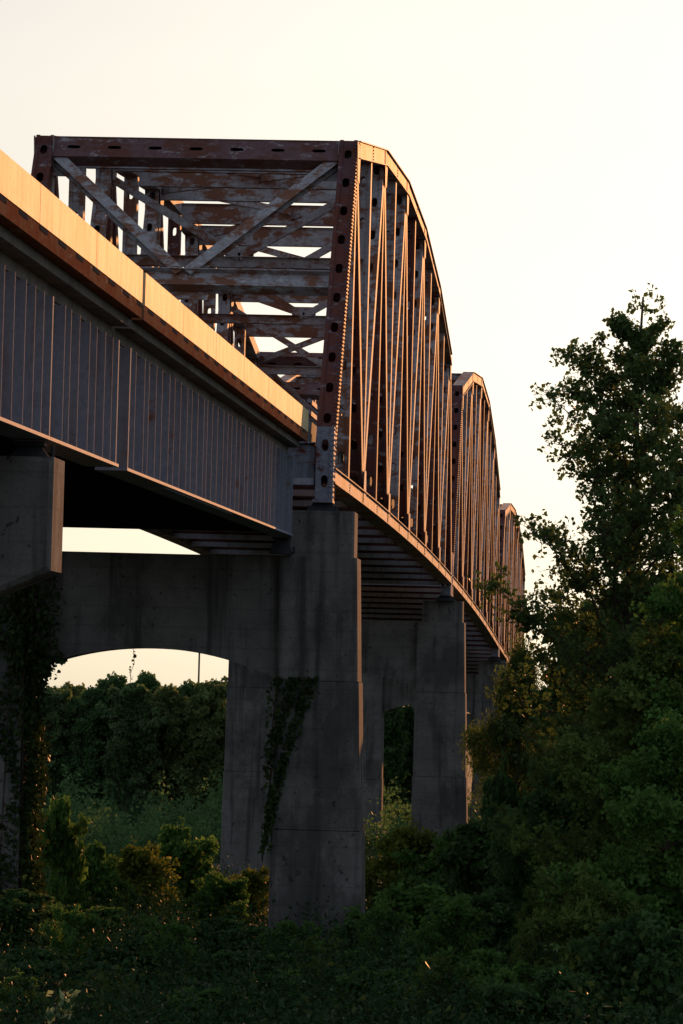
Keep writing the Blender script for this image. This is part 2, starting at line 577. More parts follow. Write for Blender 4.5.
    for i in range(2, 11):
        mb = MB()
        xbar(mb, xin0, xin1, node_y(s, i), node_t(s, i) - .46, .15, .36)
        mb.build('top_strut', M_truss, root)
        if i % 2:
            y, z = node_y(s, i), node_t(s, i)
            mb = MB()
            xbar(mb, xin0, xin1, y, z - 3.6, .16, .17)
            mb.build('sway_strut', M_truss, root)
            mb = MB()
            for xe in (xin0, xin1):
                slant(mb, (xe, y, z - 1.1), (XC, y, z - 3.45), .12, .22)
            mb.box(XC - .45, XC + .45, y - .02, y + .02, z - 3.7, z - 3.1)
            mb.build('sway_brace', M_truss, root)
    for i in (1, 3, 5, 7, 9):
        mb = MB()
        for k, (xa, xb) in enumerate(((xin0, xin1), (xin1, xin0))):
            slant(mb, (xa, node_y(s, i), node_t(s, i) - .35 - .14 * k), (xb, node_y(s, i + 2), node_t(s, i + 2) - .35 - .14 * k), .12, .13)
        mb.build('top_lateral_brace', M_truss, root)
    # portals in the plane of the end posts
    for i0, i1 in ((0, 1), (12, 11)):
        P0 = np.array([0, node_y(s, i0), node_e(s, i0) - .1]); P1 = np.array([0, node_y(s, i1), node_t(s, i1) - .05])
        u = (P1 - P0); ln = np.linalg.norm(u); u /= ln
        v = np.array([0, -u[2], u[1]])
        ex = np.array([1., 0, 0])
        mb = MB()
        top = P1 - u * .50
        for k in (-1, 1):
            mb.perf(top + ex * xin0 + v * k * .18, ex, u, xin1 - xin0, .70, 1.1, .19, .06)
            mb.bar(top + ex * xin0 + u * k * .36, top + ex * xin1 + u * k * .36, v, .20, u, .012)
        if i0 == 0 and s < 2:
            n = 96
            for k in range(n):
                mb.rivet(top + ex * (XL_O + (k + .5) * W / n) + u * .372 - v * .12, u, .032, .05)
        mb.bar(top + ex * (XL_O + .01) + u * .355, top + ex * (XL_I) + u * .355, v, .2, u, .012)
        mb.bar(top + ex * (XR_I) + u * .355, top + ex * (XR_O - .01) + u * .355, v, .2, u, .012)
        mb.build('portal_strut', M_portal, root)
        mb = MB()
        low = P0 + u * ln * .555
        mb.bar(low + ex * xin0, low + ex * xin1, v, .015, u, .27)
        for k in (-1, 1):
            mb.bar(low + ex * xin0 + u * k * .28, low + ex * xin1 + u * k * .28, v, .19, u, .012)
        mb.build('portal_lower_strut', M_truss, root)
        mb = MB()
        for xe, sx in ((xin0, 1), (xin1, -1)):
            a = top - u * .30 + ex * (xe + sx * .15); b = low + u * .22 + ex * (XC - sx * .1)
            d = (b - a) / np.linalg.norm(b - a)
            w2 = np.cross(d, v)
            for k in (-1, 1):
                mb.bar(a + v * k * .12, b + v * k * .12, v, .012, w2, .155)
            mb.bar(a, b, v, .108, w2, .012)
            mb.bar(a - v * .14 + w2 * .13, b - v * .14 + w2 * .13, v, .03, w2, .03)
        mb.bar(low + ex * (XC - .7) - v * .145, low + ex * (XC + .7) - v * .145, v, .012, u, .55)
        mb.bar(top + ex * (xin0) - v * .22 - u * .35, top + ex * (xin0 + .75) - v * .22 - u * .35, v, .01, u, .4)
        mb.bar(top + ex * (xin1 - .75) - v * .22 - u * .35, top + ex * (xin1) - v * .22 - u * .35, v, .01, u, .4)
        mb.build('portal_brace', M_truss, root)
    # floor
    for i in range(13):
        mb = MB()
        y, z = node_y(s, i), node_e(s, i)
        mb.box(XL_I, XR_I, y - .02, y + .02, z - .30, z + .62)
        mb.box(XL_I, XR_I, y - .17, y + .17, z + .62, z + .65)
        fb = mb.build('floor_beam', M_red if i else M_grey, root)  # dark red web colour stands in for shade between the pale flanges
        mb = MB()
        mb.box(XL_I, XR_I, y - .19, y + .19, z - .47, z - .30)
        mb.build('bottom_flange', M_lit_flange, fb)
    for k in range(5):
        mb = MB()
        x = XL_I + .9 + k * (XR_I - XL_I - 1.8) / 4
        for i in range(12):
            y0, y1 = node_y(s, i) + .02, node_y(s, i + 1) - .02
            za, zb = node_e(s, i) + .30, node_e(s, i + 1) + .30
            mb.bar((x, y0, za), (x, y1, zb), (1, 0, 0), .012, (0, 0, 1), .25)
            mb.bar((x, y0, za - .26), (x, y1, zb - .26), (1, 0, 0), .10, (0, 0, 1), .012)
        mb.build('floor_stringer', M_dark, root)
    mb = MB()
    for i in range(12):
        y0, y1 = node_y(s, i), node_y(s, i + 1)
        mb.bar((XC, y0, node_e(s, i) + .77), (XC, y1, node_e(s, i + 1) + .77), (1, 0, 0), (XR_I - XL_I) / 2 - .12, (0, 0, 1), .11)
        for x in (XL_I + .28, XR_I - .28):
            mb.bar((x, y0, node_e(s, i) + 1.05), (x, y1, node_e(s, i + 1) + 1.05), (1, 0, 0), .14, (0, 0, 1), .165)
    mb.build('deck', M_slab, root)
    for x in (XL_I + .20, XR_I - .20):
        mb = MB()
        for i in range(12):
            y0, y1 = node_y(s, i), node_y(s, i + 1)
            for h in (1.45, 1.75):
                mb.bar((x, y0, node_e(s, i) + h), (x, y1, node_e(s, i + 1) + h), (1, 0, 0), .035, (0, 0, 1), .06)
        mb.build('guard_rail', M_grey, root)
    return root


truss_span(0, 'nearest and largest looking rusty steel truss span with its whole portal frame in view')
truss_span(1, 'middle rusty truss span, its humped top rising behind the nearest span')
truss_span(2, 'farthest and smallest looking truss span beside the poplar foliage')

# ------------------------------------------------------------------ approach spans (plate girders)
XG = -8.56                    # web of the right girder
XGL = 2 * XC - XG
XP = -7.96                    # face of the right parapet
XPL = 2 * XC - XP


def zt(Y):                    # top of the parapet
    return 6.82 + (Y - 51.0) * .0076


def zb(Y):                    # underside of the girder
    return 3.53 + (Y - 55.3) * .0088


def slope_box(mb, x0, x1, ya, yb, za0, za1, zb0, zb1):
    """box whose bottom and top run along a grade"""
    mb.quadbox([(x0, ya, za0), (x1, ya, za0), (x1, yb, zb0), (x0, yb, zb0),
                (x0, ya, za1), (x1, ya, za1), (x1, yb, zb1), (x0, yb, zb1)])


def approach(ya, yb, label, stiff, wide=(), gap=0.0):
    root = thing('approach_span', label, 'bridge span', (XC, ya, zb(ya)), 'plate girder approach spans')
    deck_a = ya
    ya += gap
    for xg, sg, full in ((XG, 1, True), (XGL, -1, False)):
        mb = MB()
        zw = lambda Y: zt(Y) - 1.16                     # top of the girder
        slope_box(mb, xg - .012, xg + .012, ya, yb, zb(ya) + .05, zw(ya) - .04, zb(yb) + .05, zw(yb) - .04)
        slope_box(mb, xg - .28, xg + .28, ya, yb, zb(ya), zb(ya) + .05, zb(yb), zb(yb) + .05)
        slope_box(mb, xg - .06, xg + .06, ya, yb, zw(ya) - .04, zw(ya), zw(yb) - .04, zw(yb))
        # second flange plate over part of the length, and a splice
        for a, b in (((ya + (yb - ya) * .18), (ya + (yb - ya) * .55)),):
            slope_box(mb, xg - .21, xg + .21, a, b, zb(a) - .028, zb(a) - .002, zb(b) - .028, zb(b) - .002)
        gd = mb.build('plate_girder', M_girder, root)
        for y in (stiff if full else stiff[::4]):
            if not (ya < y < yb): continue
            mb = MB()
            wd, th = (.27, .05) if y in wide else (.25, .012)
            for q in ((1, -1) if y in wide else (1,)):
                x0, x1 = sorted((xg + q * sg * .014, xg + q * sg * wd))
                mb.box(x0, x1, y - th, y + th, zb(y) + .052, zw(y) - .042)
                x0, x1 = sorted((xg + q * sg * .013, xg + q * sg * .10))
                mb.box(x0, x1, y + th, y + th + .012, zb(y) + .052, zw(y) - .042)
            mb.build('stiffener', M_rib, gd)
    for k in range(int((yb - ya) / 6) + 1):
        y = min(yb - .3, ya + .35 + k * 6.0)
        mb = MB()
        xbar(mb, XGL + .03, XG - .03, y, zt(y) - 1.75, .15, .45)
        slant(mb, (XGL + .1, y, zb(y) + .95), (XC, y, zt(y) - 2.0), .08, .1)
        slant(mb, (XG - .1, y, zb(y) + .95), (XC, y, zt(y) - 2.0), .08, .1)
        mb.build('cross_frame', M_dark, root)
    ya = deck_a
    # deck slab with overhanging edges, brown kerb band, pale parapet panels
    mb = MB()
    slope_box(mb, XPL + .22, XP - .22, ya, yb, zt(ya) - .95, zt(ya) - .70, zt(yb) - .95, zt(yb) - .70)
    for xa, xb in ((XG - .32, XG + .10), (XGL - .10, XGL + .32)):      # haunch
        slope_box(mb, xa, xb, ya, yb, zt(ya) - 1.155, zt(ya) - .953, zt(yb) - 1.155, zt(yb) - .953)
    mb.build('deck', M_slab, root)
    for xp, sg in ((XP, 1), (XPL, -1)):
        mb = MB()
        x0, x1 = sorted((xp - sg * .30, xp - sg * .012))
        slope_box(mb, x0, x1, ya, yb, zt(ya) - .80, zt(ya) - .555, zt(yb) - .80, zt(yb) - .555)
        kb = mb.build('kerb', M_brown, root)
        y = ya + .6
        while sg > 0 and y < yb - .5:
            mb = MB()
            x0, x1 = sorted((xp - sg * .014, xp - sg * .004))
            mb.box(x0, x1, y, y + .75, zt(y) - .625, zt(y) - .560)
            mb.build('drain_slot', M_dark, kb)
            y += 1.9
        n = max(1, round((yb - ya) / 6.1))
        for k in range(n):
            a, b = ya + k * (yb - ya) / n + .02, ya + (k + 1) * (yb - ya) / n - .02
            mb = MB()
            x0, x1 = sorted((xp - sg * .24, xp))
            slope_box(mb, x0, x1, a, b, zt(a) - .55, zt(a), zt(b) - .55, zt(b))
            mb.build('parapet_panel', M_para, root)
    return root


HINGE = 66.6
_rs = random.Random(4)
st1 = [14 + k * .99 + _rs.uniform(-.2, .2) for k in range(53)] + [58.2]
st1 = sorted(set(round(y, 2) for y in st1 if abs(y - 58.2) > .4 or y == 58.2))
st2 = [HINGE + 1.15 + k * 1.04 + (_rs.uniform(-.22, .22) if k else 0) for k in range(34)] + [102.9]
ap1 = approach(12.0, HINGE - .18, 'near plate girder span crossing the concrete pier cap at the left edge', st1 + [HINGE - .5], (58.2, HINGE - .5))
ap2 = approach(HINGE + .18, 103.35, 'long blue grey plate girder span ending at the tall arched pier', st2, (st2[0], 102.9), .85)
# cantilever bracket at the hinge and end diaphragm
mb = MB()
zd = float(at(100, 528, Y=103)[2])
mb.box(XGL - .25, XG - .02, 103.0, 103.05, zd + .045, zt(103) - 1.0)
mb.box(XGL - .25, XG - .02, 102.9, 103.15, zd, zd + .04)
mb.build('end_diaphragm', M_dark, ap2)
for par, y in ((ap1, 58.2), (ap2, 103.1)):
    for x in (XG, XGL):
        mb = MB()
        zz = zb(y)
        low = 3.27 if par is ap1 else 3.48
        mb.frustum((x - .30, x + .30, y - .22, y + .22, low), (x - .16, x + .16, y - .08, y + .08, zz - .10))
        mb.box(x - .22, x + .22, y - .16, y + .16, zz - .10, zz - .03)
        mb.tube([(x + .34, y - .1, low), (x + .34, y - .1, low + .2)], [.035, .035], 6)
        mb.build('bearing', M_dark, par)


# ------------------------------------------------------------------ piers
def column(mb, lifts, yf, yb, batter_y=.012, cut=.05):
    """stack of tapering lifts with chamfered corners: lifts = [(z_top, z_bottom, x0t, x1t, x0b, x1b)]"""
    ztop = lifts[0][0]
    for (z1, z0, a1, b1, a0, b0) in lifts:
        ring = []
        for z, a, b in ((z0, a0, b0), (z1, a1, b1)):
            g_ = (ztop - z) * batter_y
            y0, y1 = yf - g_, yb + g_
            c = cut
            ring.append([(a + c, y0, z), (b - c, y0, z), (b, y0 + c, z), (b, y1 - c, z), (b - c, y1, z), (a + c, y1, z), (a, y1 - c, z), (a, y0 + c, z)])
        n = len(mb.v)
        mb.v += ring[0] + ring[1]
        for i in range(8):
            j = (i + 1) % 8
            mb.f.append((n + i, n + j, n + 8 + j, n + 8 + i))
        mb.f.append(tuple(n + 7 - i for i in range(8)))
        mb.f.append(tuple(n + 8 + i for i in range(8)))


def pier(s, yc, label, zsh, zped, zbase, xr, xl, z_spring, z_apex, zfoot, half=0.82):
    """xr / xl: (x0 top, x1 top, x0 bottom, x1 bottom) of the right and left column"""
    root = thing('bridge_pier', label, 'bridge pier', ((xr[0] + xl[1]) / 2, yc, zfoot - 1.5), 'concrete portal piers under the trusses')
    yf, yb_ = yc - half, yc + half
    for c in (xr, xl):
        levels = [zsh, zsh - 3.2, zsh - 7.05, min(zbase, zsh - 7.1)]
        if levels[-1] > zsh - 7.4: levels = [zsh, zsh - 3.2, levels[-1]]
        lf = []
        H = levels[0] - levels[-1]
        for k in range(len(levels) - 1):
            t1, t0 = (zsh - levels[k]) / H, (zsh - levels[k + 1]) / H
            ip = lambda a, b, t: a + (b - a) * t
            out = .03 * k
            lf.append((levels[k] - (.018 if k else 0), levels[k + 1], ip(c[0], c[2], t1) - out, ip(c[1], c[3], t1) + out,
                       ip(c[0], c[2], t0) - out, ip(c[1], c[3], t0) + out))
        mb = MB()
        column(mb, lf, yf, yb_)
        for k in range(1, len(levels) - 1):                      # recessed joint between two pours
            t1 = (zsh - levels[k]) / H
            mb.box(c[0] + (c[2] - c[0]) * t1 + .04, c[1] + (c[3] - c[1]) * t1 - .04, yf + .04, yb_ - .04, levels[k] - .03, levels[k] + .01)
        mb.build('pier_column', M_conc, root)
        mb = MB()
        column(mb, [(zped, zsh + .002, c[0] + .22, c[1] - .10, c[0] + .21, c[1] - .09)], yf + .10, yb_ - .10, 0, .06)
        mb.build('pedestal', M_conc, root)
    # cross beam with an arched underside
    x0, x1 = xl[1] - .06, xr[0] + .06
    n = 28
    mb = MB()
    y0, y1 = yf + .22, yb_ - .22
    for y in (y0, y1):
        for i in range(n + 1):
            t = i / n
            mb.v.append((x0 + (x1 - x0) * t, y, zsh - .004))
        for i in range(n + 1):
            t = i / n
            q = 2 * t - 1
            z = z_spring + (z_apex - z_spring) * (1 - abs(q) ** 2.1)
            mb.v.append((x0 + (x1 - x0) * t, y, z))
    m = n + 1
    for i in range(n):
        mb.f.append((m + i, m + i + 1, i + 1, i))
        mb.f.append((3 * m + i + 1, 3 * m + i, 2 * m + i, 2 * m + i + 1))
        mb.f.append((i, i + 1, 2 * m + i + 1, 2 * m + i))
        mb.f.append((m + i + 1, m + i, 3 * m + i, 3 * m + i + 1))
    mb.build('cross_beam', M_conc, root)
    mb = MB()
    mb.box(xl[2] - .9, xr[3] + 1.35, yf - .8, yb_ + .8, zfoot - 1.6, zfoot)
    mb.build('footing', M_conc, root)
    return root


XR1 = (-8.62, -6.60, -8.58, -6.27)
XL1 = (-17.30, -15.25, -17.6, -15.25)
pier(0, Y0, 'nearest tall pier with ivy and a broad arched beam', 3.43, 4.63, -6.95, XR1, XL1, .22, .96, -6.72)
pier(1, node_y(1, 0) - .13 * PAN, 'second concrete pier, its left leg seen framed in the near arch', 3.23, 4.20, -8.9,
     (-8.84, -6.68, -8.82, -6.33), (-17.42, -15.22, -17.5, -15.22), .15, .85, -8.9)
pier(2, node_y(2, 0) - .13 * PAN, 'third concrete pier, partly hidden behind the second pier', 1.25, 2.22, -9.3,
     (-8.85, -6.68, -8.8, -6.45), (-17.2, -14.85, -17.3, -14.80), -1.42, -.75, -9.25)
pier(3, node_y(2, 12) + .13 * PAN, 'farthest concrete pier, hidden by trees under the last span', -1.7, -.73, -9.6,
     (-8.85, -6.68, -8.8, -6.45), (-17.2, -14.85, -17.3, -14.80), -4.4, -3.8, -9.6)

# hammerhead pier carrying the approach girders, at the left edge
pr = at(53.5, 462, Y=57.5)
root = thing('hammerhead_pier', 'concrete pier cap at the left edge carrying a girder bearing', 'bridge pier', (XC, 58.2, -7.2))
mb = MB()
xr_, xl_ = pr[0], 2 * XC - pr[0]
zt_, zl_ = 3.27, 1.62
prof = [(xl_, zt_), (xr_, zt_), (xr_, zl_), (XC + 1.6, .7), (XC - 1.6, .7), (xl_, zl_)]
c = .06
rings = []
for y, ins in ((57.5, c), (57.5 + c, 0), (58.75 - c, 0), (58.75, c)):
    rings.append([(x - math.copysign(ins, x - XC) * (1 if abs(x - XC) > 2 else 0), y, z + (-ins if z > 3 else ins)) for x, z in prof])
n0 = len(mb.v)
for r_ in rings: mb.v += r_
for k in range(3):
    for i in range(6):
        j = (i + 1) % 6
        mb.f.append((n0 + k * 6 + i, n0 + k * 6 + j, n0 + (k + 1) * 6 + j, n0 + (k + 1) * 6 + i))
mb.f.append(tuple(n0 + i for i in range(6))); mb.f.append(tuple(n0 + 18 + 5 - i for i in range(6)))
mb.build('pier_cap', M_conc, root)
mb = MB()
column(mb, [(.702, -6.6, XC - 1.5, XC + 1.5, XC - 1.7, XC + 1.7)], 57.6, 58.65)
mb.build('pier_column', M_conc, root)


# ------------------------------------------------------------------ foliage
def leaves(cent, size, rng, droop=.25, aspect=.72, jitter=.5):
    n = len(cent)
    d = rng.normal(size=(n, 3)); d[:, 2] -= droop
    d /= np.linalg.norm(d, axis=1)[:, None]
    q = rng.normal(size=(n, 3))
    sd_ = np.cross(d, q); sd_ /= np.linalg.norm(sd_, axis=1)[:, None] + 1e-9
    nn = np.cross(d, sd_)
    Ls = (size * (1 + jitter * rng.uniform(-1, 1, n)))[:, None]
    b = cent - d * Ls * .5
    tp = cent + d * Ls * .5
    l = cent - d * Ls * .08 + sd_ * Ls * aspect * .5 + nn * Ls * .12
    r = cent - d * Ls * .08 - sd_ * Ls * aspect * .5 + nn * Ls * .12
    v = np.stack([b, l, tp, r], 1).reshape(-1, 3)
    k = np.arange(n)[:, None] * 4
    f = np.concatenate([k + np.array([[0, 2, 1]]), k + np.array([[0, 3, 2]])], 1).reshape(-1, 3)
    return v, f


def grow(seed, H, prof, n_limb=36, rise=.45, droop=.0, trunk_r=.14, clump=.34, per=26, leaf=.12, start=.18, sub=3, fill=1.0, bend=.25, ldroop=.25, aspect=.72, vary=.25):
    """a tree at the origin: returns (wood MB, leaf verts, leaf faces).  prof: [(height fraction, crown radius)]"""
    rng = np.random.default_rng(seed)
    mb = MB()
    ph = [p[0] for p in prof]; prr = [p[1] for p in prof]
    npt = 9
    ts = np.linspace(0, 1, npt)
    wob = np.cumsum(rng.normal(0, bend * H * .012, (npt, 2)), 0)
    axis = np.stack([wob[:, 0], wob[:, 1], ts * H * .91], 1)
    mb.tube(axis, [trunk_r * (1 - .93 * t) ** .9 + .008 for t in ts], 8)
    cents = []
    for k in range(n_limb):
        t = start + (1 - start) * ((k + rng.uniform(0, 1)) / n_limb) ** .82
        t = min(t, .985)
        R = np.interp(t, ph, prr) * rng.uniform(.87 - vary, .87 + vary)
        th = k * 2.39996 + rng.normal(0, .5)
        p0 = np.array([np.interp(t - .04, ts, axis[:, j]) if False else np.interp(max(t - .05, 0.02), ts, axis[:, j]) for j in range(3)])
        dr = np.array([math.cos(th), math.sin(th), 0])
        rs = rise * (1 + .5 * t) + rng.normal(0, .12)
        pts = [p0]
        top_lim = max(.05, (H - p0[2]) * rng.uniform(.35, .95))
        m = 5
        for i in range(1, m + 1):
            q = i / m
            pts.append(p0 + dr * R * q + np.array([0, 0, min(R * (rs * q - droop * q * q), top_lim * q)]) + rng.normal(0, .03 * R, 3))
        mb.tube(pts, [max(.008, trunk_r * .42 * (1 - t * .6) * (1 - .85 * i / m)) for i in range(m + 1)], 5)
        cl = []
        for i in range(int(3 + R * 2.2 / clump * .5)):
            q = rng.uniform(.22, 1.02)
            j = min(int(q * m), m - 1)
            fr = q * m - j
            c_ = pts[j] * (1 - fr) + pts[j + 1] * fr
            cl.append(c_)
            for _ in range(sub):
                dd = rng.normal(size=3); dd[2] = dd[2] * .6 + .15 - droop * .9
                dd /= np.linalg.norm(dd)
                tip = c_ + dd * R * rng.uniform(.12, .34) * (1.15 - .5 * q)
                if i % 2 == 0:
                    mb.tube([c_, (c_ + tip) / 2 + rng.normal(0, .02, 3), tip], [.012, .008, .004], 3)
                cl.append(tip)
        cents += cl
    for k in range(int(34 * fill)):                       # leader
        t = rng.uniform(.86, 1.0)
        cents.append(np.array([np.interp(t, ts, axis[:, j]) for j in range(3)]) + np.array([0, 0, max(0, t - 1) * H]) + rng.normal(0, 1, 3) * np.array([1, 1, .3]) * H * .017 * min(fill, 1.3))
    for k in range(5): cents.append(axis[-1] + rng.normal(0, .12, 3) * np.array([1, 1, 1.6]))
    cents = np.array(cents)
    cnt = np.maximum(3, rng.poisson(per, len(cents)))
    idx = np.repeat(np.arange(len(cents)), cnt)
    g_ = rng.normal(size=(len(idx), 3))
    g_ *= (clump * rng.uniform(.2, 1.0, len(idx)) ** .6 / (np.linalg.norm(g_, axis=1) + 1e-9))[:, None]
    g_[:, 2] *= .8
    if droop > .3:
        g_[:, 2] = g_[:, 2] * 1.5 - droop * np.abs(rng.normal(0, clump * .8, len(idx)))
    pos = cents[idx] + g_
    pos = pos[pos[:, 2] > .05]
    v, f = leaves(pos, leaf, rng, ldroop, aspect)
    return mb, v, f


def plant(name, label, cat, loc, spec, mat, group=None, rot=0.0):
    wood, v, f = grow(**spec)
    r = thing(name, label, cat, loc, group)
    r.rotation_euler = (0, 0, rot)
    me = bpy.data.meshes.new('trunk')
    me.from_pydata(wood.v, [], wood.f); me.materials.append(M_bark); me.update()
    for p in me.polygons: p.use_smooth = True
    tr = bpy.data.objects.new('trunk' if 'tree' in name else 'stem', me); C.objects.link(tr); tr.parent = r
    tri_mesh('crown' if 'tree' in name else 'foliage', v, f, mat, r)
    return r


def copy_thing(src, loc, label, rot=0.0, sc=(1, 1, 1)):
    r = src.copy(); C.objects.link(r)
    r.location = loc; r.rotation_euler = (0, 0, rot); r.scale = sc
    r['label'] = label
    for ch in list(src.children):
        c_ = ch.copy(); C.objects.link(c_); c_.parent = r
    return r


def ground_at(x, Y):
    X = at(x, 700, Y=Y)[0]
    return X, float(terrain(X, Y))


def place(x, ytop, Y):
    """foot of a plant whose top shows at pixel (x, ytop), and its height"""
    p = at(x, ytop, Y=Y)
    z = float(terrain(p[0], Y))
    return (p[0], Y, z - .05), p[2] - z + .05


PX = lambda n, Y: n * Y / F_PX                            # pixels to metres at a distance

# the tall poplar on the right
loc, H = place(621, 226, 86)
prof = [(0, .6), (.2, 1.9), (.45, 2.5), (.58, 2.7), (.70, 2.5), (.80, 2.05), (.88, 1.4), (.94, .95), (1, .5)]
plant('poplar_tree', 'tall slender poplar rising above the other trees at right', 'tree', loc,
      dict(seed=11, H=H, prof=prof, n_limb=84, rise=.62, trunk_r=.15, clump=.16, per=8, leaf=.105, start=.20, sub=4, bend=.5), M_leaf_poplar)
# other trees on the right
right_trees = [
    # x, ytop, Y, half-width px, kind, label, name, seed
    (705, 430, 80, 75, 'green', 'bright green leafy tree cut by the right edge of the photo', 'broadleaf_tree', 21),
    (522, 612, 150, 48, 'willow', 'wispy willow with hanging fronds against the last truss span', 'willow_tree', 22),
    (650, 590, 80, 100, 'olive', 'olive tinted tree with layered boughs below the poplar', 'broadleaf_tree', 23),
    (580, 650, 112, 65, 'olive', 'brownish olive tree between the willow and the poplar trunk', 'broadleaf_tree', 24),
    (572, 745, 86, 80, 'dark', 'dark dense tree low in front of the willow', 'broadleaf_tree', 25),
    (668, 690, 74, 95, 'deep', 'dark tree filling the lower right corner of the photo', 'broadleaf_tree', 26),
    (590, 868, 72, 55, 'brown', 'small brownish feathery tree among the dark foliage at lower right', 'broadleaf_tree', 27),
]
for x, yt, Y, hw, kind, lab, nm, sd0 in right_trees:
    loc, H = place(x, yt, Y)
    R = PX(hw, Y)
    kw = dict(seed=sd0, H=H, n_limb=46, rise=.35, trunk_r=.12, clump=.20, per=17, leaf=.098, start=.08, sub=4, vary=.4)
    kw['prof'] = [(0, R * .5), (.2, R * .95), (.45, R), (.7, R * .85), (.88, R * .5), (1, R * .15)]
    mat = {'green': M_leaf_green, 'olive': M_leaf_olive, 'dark': M_leaf_dark, 'brown': M_leaf_olive, 'deep': M_leaf_green, 'willow': M_leaf_olive}[kind]
    if kind == 'willow':
        kw.update(rise=.75, droop=.75, clump=.42, per=34, leaf=.15, ldroop=1.8, aspect=.24, n_limb=52)
    if kind == 'olive':
        kw.update(rise=.30, droop=.12, clump=.19, per=17, n_limb=62)
    if kind == 'brown':
        kw.update(aspect=.4, leaf=.12, n_limb=30)
    plant(nm, lab, 'tree', loc, kw, mat)

# shrubs
protos = {}


def shrub(x, yt, Y, hw, kind, label, rot=None):
    loc, H = place(x, yt, Y)
    H = max(H, .6)
    key = kind
    R = PX(hw, Y)
    mat = {'green': M_leaf_green, 'dark': M_leaf_dark, 'gold': M_leaf_gold, 'cone': M_leaf_green, 'broad': M_leaf_dark, 'sapling': M_leaf_green, 'whip': M_leaf_olive}[kind]
    rot = (x * 1.7) % 6.28 if rot is None else rot
    if key not in protos:
        kw = dict(seed=100 + len(protos), H=2.4, n_limb=30, rise=.55, trunk_r=.04, clump=.15, per=9, leaf=.115, start=.04, sub=5, vary=.5)
        kw['prof'] = [(0, 1.0), (.25, 1.2), (.5, 1.0), (.7, .7), (.88, .36), (1, .12)]
        if kind == 'cone': kw['prof'] = [(0, 1.0), (.2, 1.2), (.5, .85), (.75, .5), (1, .12)]
        if kind == 'broad': kw.update(leaf=.17, per=13)
        if kind == 'gold': kw.update(leaf=.10, n_limb=28, clump=.2)
        if kind == 'sapling': kw.update(prof=[(0, .35), (.2, .9), (.5, 1.0), (.75, .75), (1, .3)], n_limb=24, rise=.8, clump=.13, per=7, leaf=.10, trunk_r=.03, vary=.6, sub=4)
        if kind == 'whip': kw.update(prof=[(0, .5), (.3, 1.1), (.6, .9), (1, .25)], n_limb=20, rise=1.1, clump=.12, per=8, leaf=.09, aspect=.4, vary=.6, sub=4)
        protos[key] = plant('shrub', label, 'shrub', loc, kw, mat, 'shrubs growing round the piers', rot)
        o = protos[key]
    else:
        o = copy_thing(protos[key], loc, label, rot)
    o.scale = (R / 1.2, R / 1.2, H / 2.4)
    return o


SHRUBS = [
    (182, 820, 126, 55, 'cone', 'pointed green shrub standing alone under the near arch'),
    (132, 842, 120, 50, 'gold', 'yellow green shrub left of the pointed shrub under the arch'),
    (250, 866, 128, 34, 'gold', 'yellowish shrub against the left side of the near right column'),
    (62, 790, 113, 36, 'green', 'shrub tangled with ivy at the foot of the left column'),
    (95, 838, 117, 44, 'green', 'green shrub right of the ivy covered left column'),
    (215, 868, 122, 40, 'green', 'low green shrub between the pointed shrub and the second pier leg'),
    (25, 885, 100, 60, 'dark', 'dark shrub at the left edge below the ivy column'),
    (402, 824, 122, 60, 'gold', 'yellow green shrub directly right of the near column base'),
    (452, 832, 120, 66, 'green', 'green shrub below the second pier right leg'),
    (505, 768, 140, 34, 'broad', 'dark large leaved shrub beside the third pier'),
    (480, 815, 118, 60, 'dark', 'dark rounded shrub below the large leaved shrub'),
    (425, 880, 101, 72, 'green', 'green shrub in front of the footing right of the near column'),
    (500, 880, 96, 75, 'dark', 'broad dark shrub left of the feathery brownish tree'),
    (290, 918, 97, 42, 'green', 'low green shrub growing against the foot of the near right column'),
    (225, 915, 99, 50, 'dark', 'dark low shrub hiding the footing left of the near right column'),
    (355, 915, 96, 44, 'dark', 'dark low shrub at the right corner of the near column foot'),
    (110, 905, 101, 60, 'green', 'wide green shrub in front of the yellow green shrub under the arch'),
    (75, 905, 88, 40, 'sapling', 'leafy sapling right of the ivy column in the lower left'),
    (175, 918, 84, 38, 'sapling', 'slim sapling in the dark foreground below the pointed shrub'),
    (310, 935, 82, 34, 'whip', 'thin olive sapling in the foreground below the near column foot'),
    (385, 900, 92, 36, 'sapling', 'sapling at the right corner of the near column'),
    (455, 895, 88, 46, 'sapling', 'bushy sapling below the second pier in the foreground'),
    (535, 885, 84, 44, 'whip', 'olive sapling left of the feathery brownish tree'),
    (120, 965, 72, 40, 'whip', 'thin olive sapling at the bottom left behind the pale weed'),
    (270, 970, 72, 44, 'sapling', 'low leafy sapling at the bottom left of centre'),
    (365, 965, 70, 46, 'sapling', 'low leafy sapling at the bottom centre'),
    (440, 955, 72, 44, 'whip', 'olive sapling at the bottom right of centre'),
    (505, 965, 68, 46, 'sapling', 'leafy sapling at the bottom below the brownish tree'),
    (20, 970, 72, 44, 'sapling', 'leafy sapling in the bottom left corner'),
    (40, 945, 84, 75, 'dark', 'dark shrub in the bottom left corner area'),
    (150, 935, 90, 75, 'dark', 'dark foreground shrub below the pointed shrub'),
    (245, 948, 86, 70, 'dark', 'dark foreground shrub left of the near column foot'),
    (330, 945, 84, 70, 'green', 'green foreground shrub directly below the near column foot'),
    (400, 950, 80, 70, 'dark', 'dark foreground shrub below the footing edge'),
    (480, 945, 78, 75, 'green', 'green foreground shrub at the bottom right of centre'),
    (210, 985, 70, 60, 'green', 'small green shrub at the bottom edge left of centre'),
    (640, 900, 68, 80, 'dark', 'dark shrub at the bottom right corner under the trees'),
    (560, 960, 66, 70, 'dark', 'dark shrub at the bottom edge below the brownish tree'),
]
for a in SHRUBS: shrub(*a)

